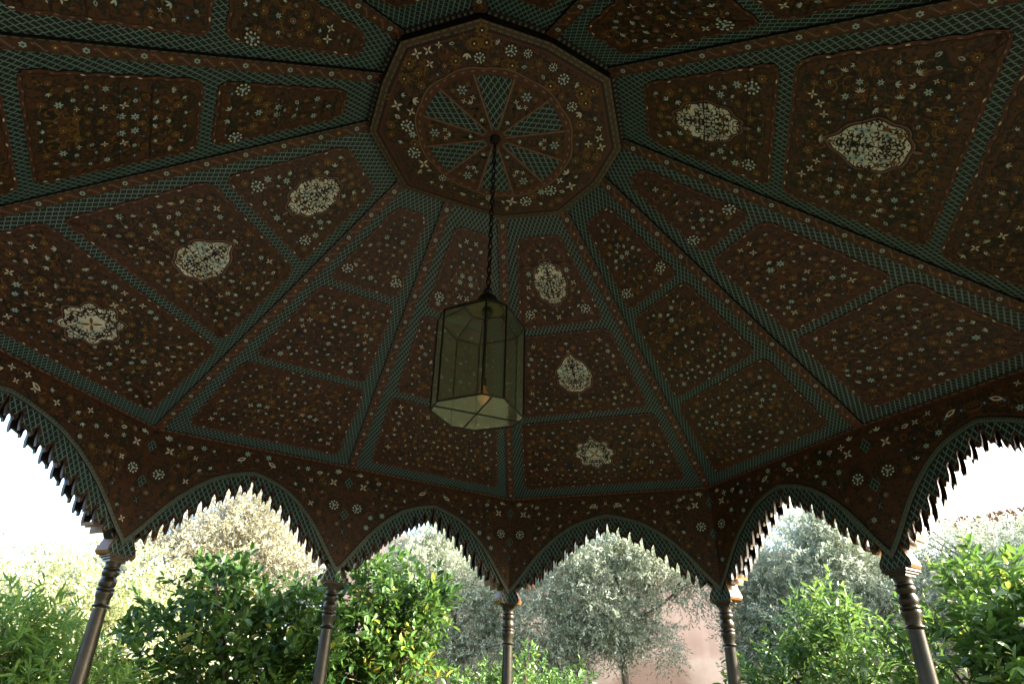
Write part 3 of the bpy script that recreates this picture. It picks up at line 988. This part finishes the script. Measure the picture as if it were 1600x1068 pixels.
for k in range(8):
    a, b = Vector((*OCT[k], ZB)), Vector((*OCT[(k + 1) % 8], ZB)); up = Vector((0, 0, ZT - ZB))
    c, d = Vector((*CAPO[k], ZK)), Vector((*CAPO[(k + 1) % 8], ZK))
    fr.bar(a, b, .0055); fr.bar(a + up, b + up, .0055); fr.bar(a, a + up, .0055); fr.bar(a + up, c, .0045); fr.bar(c, d, .0045)
for p_, q_ in ((0, 4), (2, 6)):
    a = (Vector((*OCT[p_], ZB)) + Vector((*OCT[(p_ + 7) % 8], ZB))) / 2; b = (Vector((*OCT[q_], ZB)) + Vector((*OCT[(q_ - 1) % 8], ZB))) / 2
    fr.bar(a, b, .005)
fr.build('frame', lan)
cpm = MB([mat('dull_brass_cap', (.16, .13, .06), .5, metal=.3, vary=.3, scale=20)])
cpm.face([Vector((*p, ZK + .002)) for p in CAPO])
for k in range(8):
    a, b = Vector((*CAPO[k], ZK + .002)), Vector((*CAPO[(k + 1) % 8], ZK + .002))
    cpm.face([a, b, Vector((b.x * .25, b.y * .25, ZK + .05)), Vector((a.x * .25, a.y * .25, ZK + .05))])
cpm.build('cap', lan)
fn = MB([IRON])
fn.lathe((0, 0, ZK + .045), [(.062, -.005), (.064, .010), (.055, .030), (.034, .046), (.018, .054), (.016, .064), (.028, .074), (.028, .088), (.010, .096), (.008, .115)], 16)
fn.lathe((0, 0, ZK - .035), [(.030, 0), (.034, .02), (.03, .034)], 14)
fn.build('finial', lan, True, True)
ch = MB([IRON])
z = ZK + .15; k = 0
while z < ZR - .03:
    c = Vector((0, 0, z)); a = Vector((1, 0, 0)) if k % 2 else Vector((0, 1, 0))
    pts = [c + a * (.012 * math.sin(t)) + Vector((0, 0, .030 * math.cos(t))) for t in [2 * math.pi * q / 12 for q in range(13)]]
    ch.tube(pts, [.0046] * 13, 6, cap=False)
    z += .046; k += 1
ch.lathe((0, 0, ZR - .035), [(.008, -.02), (.02, -.005), (.035, .015), (.038, .034)], 14)
ch.build('chain', lan, True)
bl = MB([mat('warm_reflection_bulb', (.62, .24, .07), .2)])  # amber colour stands in for a warm reflection in the lantern
bl.lathe((0.0, 0, ZB + .10), [(.002, -.045), (.018, -.040), (.030, -.020), (.033, .0), (.028, .022), (.016, .045), (.013, .07)], 16)
bl.build('bulb', lan, True, True)
bs = MB([IRON]); bs.bar((0, 0, ZB + .17), (0, 0, ZK), .006); bs.lathe((0, 0, ZB + .165), [(.016, 0), (.016, .05), (.008, .06)], 12)
bs.build('stem', lan, True)

# ------------------------------------------------------------------ ground
def plane(name, z, half, m, kind='structure', c=(0, 0)):
    q = MB([m]); q.face([(c[0] - half, c[1] - half, z), (c[0] + half, c[1] - half, z), (c[0] + half, c[1] + half, z), (c[0] - half, c[1] + half, z)])
    o = q.build(name); tag(o, kind=kind); return o
GROUND = mat('garden_soil_and_turf', (.050, .056, .022), .9, vary=.3, scale=1.5, bump=.4)
tag(plane('ground', -.15, 400, GROUND), 'dark planted garden ground between the trees and the pavilion', 'ground')
q = MB([mat('terracotta_floor', (.050, .030, .020), .6, vary=.15, scale=5)])
fp_ = [(x * 1.06, y * 1.06) for x, y in VP]
q.face([(x, y, 0) for x, y in fp_])
for i in range(NB):
    a, b = fp_[i], fp_[(i + 1) % NB]
    q.face([(*a, 0), (*b, 0), (*b, -.16), (*a, -.16)])
tag(q.build('floor'), 'dark terracotta floor under the pavilion', 'floor', kind='structure')

# ------------------------------------------------------------------ vegetation
def leaf_mat(name, lo, hi, trans=.3, rough=.4, spec=.5, yel=None):
    m = bpy.data.materials.new(name); m.use_nodes = True
    nt = m.node_tree; b = nt.nodes['Principled BSDF']; out = nt.nodes['Material Output']
    at = nt.nodes.new('ShaderNodeAttribute'); at.attribute_name = 'tint'
    rp = nt.nodes.new('ShaderNodeValToRGB')
    rp.color_ramp.elements[0].color = (*lo, 1); rp.color_ramp.elements[1].color = (*hi, 1)
    if yel:
        rp.color_ramp.elements[1].position = .86
        e_ = rp.color_ramp.elements.new(.99); e_.color = (*yel, 1)
    nt.links.new(at.outputs['Fac'], rp.inputs[0]); nt.links.new(rp.outputs[0], b.inputs['Base Color'])
    b.inputs['Roughness'].default_value = rough; b.inputs['Specular IOR Level'].default_value = spec
    tr = nt.nodes.new('ShaderNodeBsdfTranslucent'); mx = nt.nodes.new('ShaderNodeMixShader'); mx.inputs[0].default_value = trans
    hs = nt.nodes.new('ShaderNodeHueSaturation'); hs.inputs['Hue'].default_value = .48; hs.inputs['Value'].default_value = 1.5
    nt.links.new(rp.outputs[0], hs.inputs['Color']); nt.links.new(hs.outputs[0], tr.inputs[0])
    nt.links.new(b.outputs[0], mx.inputs[1]); nt.links.new(tr.outputs[0], mx.inputs[2]); nt.links.new(mx.outputs[0], out.inputs[0])
    return m
CITRUS = leaf_mat('citrus_leaf', (.022, .070, .016), (.075, .165, .028), .30, .38, .4, (.22, .28, .05))
SUNLITL = leaf_mat('sunlit_lance_leaf', (.060, .150, .028), (.190, .320, .060), .38, .42, .4)  # lighter green puts sunlight into the colour of the shaded left bush
SHADEC = leaf_mat('shaded_citrus_leaf', (.013, .044, .012), (.070, .150, .024), .30, .42, .35, (.30, .30, .05))  # shade put into the leaf colour, sunlit leaves into its yellow
BROADL = leaf_mat('lance_leaf', (.030, .085, .018), (.100, .195, .042), .28, .40, .4, (.28, .34, .08))
OLIVE = leaf_mat('olive_leaf', (.110, .135, .080), (.480, .530, .410), .34, .5)
OLIVW = leaf_mat('golden_olive_leaf', (.120, .118, .066), (.420, .405, .290), .25, .5)
YELLOW = leaf_mat('yellow_green_leaf', (.170, .205, .080), (.480, .510, .290), .36, .5)
BARK = mat('grey_brown_bark', (.11, .075, .050), .85, vary=.4, scale=25, bump=.5)

def nrm(a): return a / (np.linalg.norm(a, axis=1, keepdims=True) + 1e-9)

def crown(name, parent, lobes, n_twigs, per, ll, lw, m, rs, twig=.2, droop=0.0, shell=.5, almond=True, top_tint=0.0):
    """foliage as one mesh: leaves set along many short twigs through the lobes' volume"""
    lob = np.array([l[:3] for l in lobes], float); rad = np.array([l[3:6] for l in lobes], float)
    w = rad.prod(1) ** .7; w /= w.sum()
    k = rs.choice(len(lobes), n_twigs, p=w)
    d = nrm(rs.normal(size=(n_twigs, 3)))
    r = rs.random(n_twigs) ** shell
    r = r * (1 + .10 * rs.normal(size=n_twigs))
    base = lob[k] + d * rad[k] * r[:, None]
    tdir = nrm(d * .8 + rs.normal(size=(n_twigs, 3)) * .45 + np.array([0, 0, .45 - droop]))
    # clumps: twigs lean to shared tufts
    tint_t = np.clip(.47 + .18 * rs.normal(size=n_twigs) + top_tint * d[:, 2], 0, 1)
    f = np.tile(np.linspace(.05, 1, per), n_twigs)
    B = np.repeat(base, per, 0); TD = np.repeat(tdir, per, 0)
    n = len(B)
    P = B + TD * (f * twig)[:, None] + np.array([0, 0, -1.0]) * (droop * twig * .6 * f ** 2)[:, None]
    side = nrm(np.cross(TD, rs.normal(size=(n, 3))))
    D = nrm(TD * (.35 + .5 * f[:, None]) + side * .8 + rs.normal(size=(n, 3)) * .15 + np.array([0, 0, -.25 * droop]))
    up = nrm(np.array([0, 0, 1.0]) + rs.normal(size=(n, 3)) * .55)
    X = nrm(np.cross(D, up)); Nn = np.cross(X, D)
    sz = (.65 + .55 * rs.random(n))[:, None]
    L = ll * sz; W = lw * sz
    tint = np.clip(np.repeat(tint_t, per) + .12 * rs.normal(size=n) + .12 * (f - .5), 0, 1)
    if almond:
        pts = [P, P + D * L * .33 + X * W * .5 + Nn * W * .16, P + D * L * .70 + X * W * .42 + Nn * W * .12, P + D * L - Nn * L * .10,
               P + D * L * .70 - X * W * .42 + Nn * W * .12, P + D * L * .33 - X * W * .5 + Nn * W * .16]
        q = 6; faces = [(0, 1, 2, 3), (3, 4, 5, 0)]
    else:
        pts = [P, P + D * L * .5 + X * W * .5, P + D * L, P + D * L * .5 - X * W * .5]
        q = 4; faces = [(0, 1, 2, 3)]
    V = np.stack(pts, 1).reshape(-1, 3)
    idx = np.arange(n)[:, None, None] * q + np.array(faces)[None]
    idx = idx.reshape(-1, 4)
    nf = len(idx)
    me = bpy.data.meshes.new(name)
    me.vertices.add(len(V)); me.vertices.foreach_set('co', V.astype(np.float32).ravel())
    me.loops.add(nf * 4); me.loops.foreach_set('vertex_index', idx.astype(np.int32).ravel())
    me.polygons.add(nf); me.polygons.foreach_set('loop_start', np.arange(nf, dtype=np.int32) * 4)
    at = me.attributes.new('tint', 'FLOAT', 'FACE')
    at.data.foreach_set('value', np.repeat(tint, len(faces)).astype(np.float32))
    me.materials.append(m)
    me.update(calc_edges=True); me.validate()
    return link(name, me, parent), base, tdir

def trunk(parent, base, lobes, r, rs, top=None, kink=.12):
    mb = MB([BARK])
    b = Vector(base)
    z1 = top if top else min(l[2] for l in lobes) - .1
    fork = b + Vector((rs.normal() * kink, rs.normal() * kink, z1 - b.z))
    mid = (b + fork) / 2 + Vector((rs.normal() * kink * .6, rs.normal() * kink * .6, 0))
    mb.tube([b - Vector((0, 0, .1)), b + Vector((0, 0, .12)), mid, fork], [r * 1.5, r * 1.1, r * .9, r * .8], 10)
    for l in lobes:
        c = Vector(l[:3])
        m_ = fork.lerp(c, .5) + Vector((rs.normal() * .08, rs.normal() * .08, .05))
        mb.tube([fork - Vector((0, 0, .05)), m_, c + Vector((0, 0, l[5] * .3))], [r * .6, r * .4, r * .14], 7)
        for _ in range(5):
            e = c + Vector((rs.normal() * l[3] * .5, rs.normal() * l[4] * .5, rs.normal() * l[5] * .5))
            mb.tube([m_.lerp(c, .4), (m_ + e) / 2 + Vector((0, 0, .06)), e], [r * .28, r * .18, r * .06], 5)
    mb.build('trunk', parent, True, True)

def tree(name, label, cat, base, lobes, n, per, ll, lw, m, seed, r=.06, group=None, tufts=6, fork=None, **kw):
    rs = np.random.RandomState(seed)
    group = group or {'orange_tree': 'orange trees around the pavilion', 'olive_tree': 'olive trees beyond the pavilion'}.get(name)
    o = empty(name, base, label, cat, group)
    trunk(o, base, lobes, r, rs, top=fork)
    lobes = list(lobes)
    for _ in range(tufts):           # loose tufts that break the outline
        l = lobes[rs.randint(0, len(lobes))]
        d = rs.normal(size=3); d /= np.linalg.norm(d)
        q = rs.uniform(.8, 1.15); w = rs.uniform(.16, .34)
        lobes.append((l[0] + d[0] * l[3] * q, l[1] + d[1] * l[4] * q, l[2] + d[2] * l[5] * q, w, w, w * rs.uniform(.7, 1.5)))
    crown('crown', o, lobes, n, per, ll, lw, m, rs, **kw)
    return o

def around(cx, cy, cz, rx, ry, rz, n, seed, s=.5):
    rs = np.random.RandomState(seed)
    out = [(cx, cy, cz, rx * .7, ry * .7, rz * .75)]
    for k in range(n):
        d = rs.normal(size=3); d /= np.linalg.norm(d); d[2] = abs(d[2]) * .9 - .15
        out.append((cx + d[0] * rx * .68, cy + d[1] * ry * .68, cz + d[2] * rz * .72, rx * s * rs.uniform(.7, 1.1), ry * s * rs.uniform(.7, 1.1), rz * s * rs.uniform(.65, 1.0)))
    return out

G0 = -.15
# orange trees close to the pavilion, beyond the left columns
t1 = tree('orange_tree', 'dark glossy orange tree between the two leftmost columns', 'orange tree', (-.75, 5.2, G0),
     [(-.85, 5.0, 2.35, .50, .6, .62), (-1.35, 5.0, 1.95, .45, .6, .55), (-.30, 5.0, 2.25, .55, .6, .50), (.2, 4.9, 2.35, .40, .5, .50), (-.6, 5.0, 1.5, 1.0, .7, .6), (-1.0, 4.8, 2.72, .22, .3, .30), (.1, 5.0, 1.5, .5, .6, .6)],
     820, 9, .125, .056, SHADEC, 11, .06, twig=.26, top_tint=-.28)  # negative top tint paints sunlit yellow on the lower leaves
t2 = tree('orange_tree', 'tall dark orange tree right behind the second column from the left', 'orange tree', (1.0, 5.3, G0),
     [(1.05, 5.1, 2.75, .50, .5, .60), (.65, 5.1, 2.35, .45, .5, .6), (1.45, 5.0, 2.70, .48, .5, .42), (1.7, 4.9, 2.75, .30, .3, .30), (1.0, 5.1, 1.9, .7, .6, .6), (1.35, 5.0, 2.1, .5, .5, .4), (.8, 5.1, 1.4, .7, .6, .5), (.75, 5.0, 3.05, .3, .3, .3)],
     820, 9, .125, .054, SHADEC, 12, .06, twig=.26, top_tint=-.28)  # lower leaves yellower, sunlight painted in by the tint
tree('citrus_shrub', 'small bright green citrus shrub behind the middle column', 'shrub', (3.2, 5.4, G0),
     [(3.35, 5.3, 1.95, .42, .4, .45), (2.85, 5.6, 1.75, .40, .4, .40), (3.8, 5.0, 1.75, .36, .4, .35), (3.2, 5.3, 1.4, .8, .6, .5), (2.35, 5.75, 1.65, .30, .3, .36)],
     560, 9, .085, .036, BROADL, 13, .04, twig=.18)
tree('orange_tree', 'sunlit orange tree with pale green shoots between the two rightmost columns', 'orange tree', (4.75, 1.7, G0),
     [(5.0, 1.75, 2.30, .36, .36, .50), (4.75, 2.1, 1.95, .40, .40, .45), (4.9, 1.3, 2.0, .45, .40, .50), (4.7, 1.8, 1.5, .8, .8, .55), (5.05, 1.7, 2.55, .18, .18, .32), (4.55, 2.35, 1.65, .3, .3, .4)],
     700, 9, .105, .034, BROADL, 14, .05, twig=.25)
tree('orange_tree', 'deep green orange tree to the right of the rightmost column', 'orange tree', (5.0, .15, G0),
     [(5.05, .15, 2.35, .38, .40, .55), (4.95, .65, 2.0, .40, .40, .50), (5.1, -.35, 2.2, .5, .5, .5), (4.9, .2, 1.5, .8, .9, .55), (5.1, .20, 2.65, .16, .16, .32), (5.2, -.75, 2.3, .4, .4, .5)],
     760, 9, .115, .046, CITRUS, 15, .05, twig=.26, top_tint=.2)
tree('leafy_bush', 'bright green lance-leaved bush at the far left beside the leftmost column', 'bush', (-2.3, 4.2, G0),
     [(-2.55, 4.2, 1.68, .50, .5, .48), (-2.05, 4.15, 1.55, .45, .5, .42), (-3.0, 3.9, 1.8, .5, .5, .50), (-2.3, 4.2, 1.2, .9, .6, .50), (-1.75, 4.2, 1.3, .38, .4, .45), (-2.55, 4.0, 1.95, .3, .3, .3)],
     1000, 10, .125, .024, SUNLITL, 16, .05, twig=.24)
# second row
tree('pepper_tree', 'sunlit yellow-green tree behind the lance-leaved bush at the far left', 'tree', (-2.2, 8.6, G0),
     [(-2.4, 8.5, 2.9, .9, .8, .9), (-3.4, 8.4, 2.6, .9, .8, .8), (-1.5, 8.5, 2.7, .8, .8, .85), (-2.4, 8.5, 1.9, 1.7, .9, .9), (-.7, 8.6, 2.4, .6, .6, .8), (-4.4, 8.2, 2.4, .9, .8, .8)],
     2600, 10, .095, .036, YELLOW, 17, .07, twig=.3, almond=False)
tree('olive_tree', 'golden grey olive tree showing through the second arch from the left', 'olive tree', (-.6, 11.8, G0),
     [(-.8, 11.6, 5.0, 1.1, 1.0, 1.0), (-1.7, 11.5, 4.2, .9, .9, .9), (.2, 11.4, 4.5, 1.0, .9, 1.0), (.75, 11.3, 3.9, .8, .8, .9), (-.5, 11.5, 3.6, 1.6, 1.0, 1.0), (-.4, 11.5, 5.6, .7, .7, .6)],
     7830, 14, .088, .0235, OLIVW, 18, .12, tufts=16, twig=.34, droop=.3, almond=False, top_tint=.25)
tree('olive_tree', 'hazy pale olive tree low in the leftmost arch', 'olive tree', (-3.6, 12.6, G0),
     [(-3.2, 12.4, 4.0, 1.0, .9, .8), (-4.3, 12.2, 3.7, 1.0, .9, .8), (-2.6, 12.3, 3.4, .9, .9, .8), (-3.6, 12.4, 2.8, 1.6, .9, .9), (-5.4, 12.0, 3.2, 1.0, .9, .8)],
     3697, 14, .088, .0235, OLIVE, 19, .11, tufts=16, twig=.34, droop=.3, almond=False)
tree('olive_tree', 'shady brown-green olive tree just left of the middle column', 'olive tree', (4.1, 9.9, G0),
     [(3.6, 9.8, 4.7, .9, .9, .85), (4.4, 9.3, 4.1, .85, .8, .9), (3.9, 9.6, 3.3, .9, .8, .9), (4.9, 9.2, 3.3, .6, .6, .8), (3.2, 9.9, 4.0, .8, .8, .9), (3.7, 9.7, 5.3, .6, .6, .5), (4.6, 9.2, 2.6, .7, .7, .7)],
     5220, 14, .088, .0235, OLIVE, 20, .11, tufts=16, twig=.34, droop=.4, almond=False)
tree('olive_tree', 'round silvery olive tree with thin bare trunk before the pink wall', 'olive tree', (6.6, 7.27, G0),
     [(6.4, 7.4, 4.8, 1.0, 1.0, .9), (5.6, 7.9, 4.2, .85, .9, .95), (7.25, 6.7, 4.4, .8, .8, .70), (5.4, 8.1, 3.3, .7, .7, .85), (6.2, 7.5, 3.85, .85, .9, .7), (5.75, 7.9, 2.75, .35, .35, .55), (6.9, 7.0, 5.0, .7, .7, .55), (7.75, 6.25, 4.0, .40, .40, .45), (7.2, 6.75, 3.15, .20, .20, .45), (6.7, 7.15, 3.1, .30, .30, .40), (6.4, 7.3, 3.35, .65, .6, .45), (6.35, 7.35, 2.95, .45, .45, .42), (5.5, 8.0, 2.6, .4, .4, .5), (6.95, 7.0, 3.45, .35, .35, .5)],
     6900, 14, .088, .0235, OLIVE, 21, .075, tufts=16, fork=3.1, twig=.34, droop=.45, almond=False, top_tint=.2)
tree('olive_tree', 'feathery silver olive tree filling the arch right of the round olive', 'olive tree', (9.6, 5.0, G0),
     [(9.3, 5.1, 4.3, .9, .9, .9), (9.0, 5.6, 3.5, .7, .7, .9), (9.9, 4.4, 4.0, .9, .9, .9), (9.5, 5.0, 3.0, 1.2, 1.1, .9), (9.9, 4.5, 4.9, .6, .6, .6), (8.8, 5.9, 2.9, .45, .45, .6), (10.3, 3.8, 3.4, .8, .8, .9), (8.75, 6.0, 3.3, .5, .5, .7), (8.75, 5.95, 2.5, .35, .35, .6), (9.6, 4.8, 5.2, .5, .5, .4)],
     7395, 14, .088, .0235, OLIVE, 22, .11, tufts=16, twig=.36, droop=.15, almond=False, top_tint=.25)
tree('olive_tree', 'broad grey olive tree at the far right behind the deep green orange tree', 'olive tree', (12.0, 2.4, G0),
     [(11.6, 2.9, 4.1, 1.0, 1.0, .9), (12.2, 1.9, 4.2, 1.1, 1.0, .8), (11.8, 2.5, 3.1, 1.6, 1.4, 1.0), (12.6, .7, 4.2, 1.2, 1.2, .9), (11.0, 3.5, 3.6, .7, .7, .8), (12.4, .4, 3.0, 1.3, 1.3, 1.0), (11.2, 3.3, 4.6, .6, .6, .5), (12.9, .2, 4.9, .7, .7, .5)],
     7395, 14, .088, .0235, OLIVE, 23, .12, tufts=16, twig=.36, droop=.15, almond=False, top_tint=.25)
tree('olive_tree', 'golden-topped olive tree showing above the feathery olive and the pink wall', 'olive tree', (10.6, 4.9, G0),
     [(10.6, 4.9, 5.0, .7, .7, .7), (10.2, 5.3, 4.4, .6, .6, .6), (11.0, 4.5, 4.4, .7, .7, .7)],
     2610, 14, .088, .0235, OLIVW, 24, .10, tufts=16, twig=.34, droop=.2, almond=False)

# fruits among the leaves of the sunlit orange tree
OR_ = mat('green_orange_peel', (.20, .30, .06), .45, bump=.3, scale=90)
for k, (x, y, z) in enumerate(((4.62, 1.45, 2.16), (4.66, 1.38, 2.15), (4.55, 1.70, 1.93))):
    f = MB([OR_]); R0 = .036
    f.lathe((x, y, z), [(.002, -R0)] + [(R0 * math.sin(math.pi * q / 10), -R0 * math.cos(math.pi * q / 10)) for q in range(1, 10)] + [(.003, R0 * .95)], 16)
    o = f.build('orange_fruit', None, True, True)
    tag(o, ('left one of the close pair of unripe round oranges in the sunlit tree', 'right one of the close pair of unripe round oranges in the sunlit tree', 'single unripe orange lower down in the sunlit tree')[k], 'orange', 'unripe oranges in the sunlit tree')

# ------------------------------------------------------------------ garden wall and house
def wall_mat():
    m = mat('pink_lime_plaster', (.50, .31, .25), .85, vary=.16, scale=1.3, bump=.15)
    g = NG(m); nt = m.node_tree
    tc = nt.nodes.new('ShaderNodeTexCoord')
    mp = nt.nodes.new('ShaderNodeMapping'); mp.inputs['Scale'].default_value = (2.2, 2.2, .25)
    nt.links.new(tc.outputs['Object'], mp.inputs[0])
    n = nt.nodes.new('ShaderNodeTexNoise'); n.inputs['Scale'].default_value = 2.0; n.inputs['Detail'].default_value = 7
    nt.links.new(mp.outputs[0], n.inputs['Vector'])
    n2 = nt.nodes.new('ShaderNodeTexNoise'); n2.inputs['Scale'].default_value = .7; n2.inputs['Detail'].default_value = 7
    nt.links.new(tc.outputs['Object'], n2.inputs['Vector'])
    k = nt.nodes.new('ShaderNodeMapRange'); k.inputs['From Min'].default_value = .53; k.inputs['From Max'].default_value = .62
    nt.links.new(n2.outputs['Fac'], k.inputs['Value'])
    a = g.mix(n.outputs['Fac'], (.135, .090, .076), (.225, .172, .152))
    c = g.mix(g.math('MULTIPLY', k.outputs[0], .6), a, (.23, .20, .18))
    sz = nt.nodes.new('ShaderNodeSeparateXYZ'); nt.links.new(tc.outputs['Object'], sz.inputs[0])      # darker towards the base, with a ragged upper edge
    base_k = nt.nodes.new('ShaderNodeMapRange'); base_k.inputs['From Min'].default_value = 3.3; base_k.inputs['From Max'].default_value = 2.5
    nt.links.new(g.math('ADD', sz.outputs[2], g.math('MULTIPLY', g.math('SUBTRACT', n2.outputs['Fac'], .5), 3.0)), base_k.inputs['Value'])
    c = g.mix(g.math('MULTIPLY', base_k.outputs[0], .8), c, (.075, .046, .035))
    nt.links.new(c, nt.nodes['Principled BSDF'].inputs['Base Color'])
    return m
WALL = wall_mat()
a, b = Vector((2.2, 13.9, 0)), Vector((20.0, 5.6, 0))
e = (b - a).normalized(); nn = Vector((e.y, -e.x, 0))
if nn.dot(Vector((0, 0, 0)) - a) < 0: nn = -nn
w = empty('garden_wall', tuple((a + b) / 2 + Vector((0, 0, G0))), 'tall pink plastered garden wall behind the olive trees', 'wall')
q = MB([WALL]); L = (b - a).length
for k in range(40):
    pass
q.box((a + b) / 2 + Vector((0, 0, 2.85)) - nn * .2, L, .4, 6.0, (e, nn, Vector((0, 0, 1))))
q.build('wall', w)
q = MB([WALL]); q.box((a + b) / 2 + Vector((0, 0, 5.92)) - nn * .2, L + .1, .52, .14, (e, nn, Vector((0, 0, 1))))
q.build('coping', w)

hs = empty('house', (23.5, 6.0, G0), 'pale house with red tiled eaves far beyond the right arch', 'house')
c = Vector((24.8, 4.2, 0)); ex = Vector((.30, -.954, 0)).normalized(); ey = Vector((-ex.y, ex.x, 0))
if ey.dot(-c) < 0: ey = -ey
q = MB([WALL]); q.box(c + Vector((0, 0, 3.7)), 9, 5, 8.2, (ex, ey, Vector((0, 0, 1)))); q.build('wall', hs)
TILE = mat('red_roof_tile', (.24, .075, .035), .7, vary=.35, scale=3, bump=.4)
q = MB([TILE])
for s in range(46):
    o0 = -4.7 + s * .205
    p0 = c + ex * o0 + ey * 2.95 + Vector((0, 0, 7.85)); p1 = c + ex * o0 + ey * .2 + Vector((0, 0, 8.4))
    q.tube([p0, p1], [.10, .10], 8)
q.box(c + ey * 2.7 + Vector((0, 0, 7.70)), 9.4, .5, .22, (ex, ey, Vector((0, 0, 1))))
q.build('roof', hs)
for k in (-1, 1):
    wf = MB([SHADE]); wf.box(c + ex * (k * 2.2) + ey * 2.53 + Vector((0, 0, 5.6)), .9, .08, 1.4, (ex, ey, Vector((0, 0, 1)))); wf.build('window', hs)
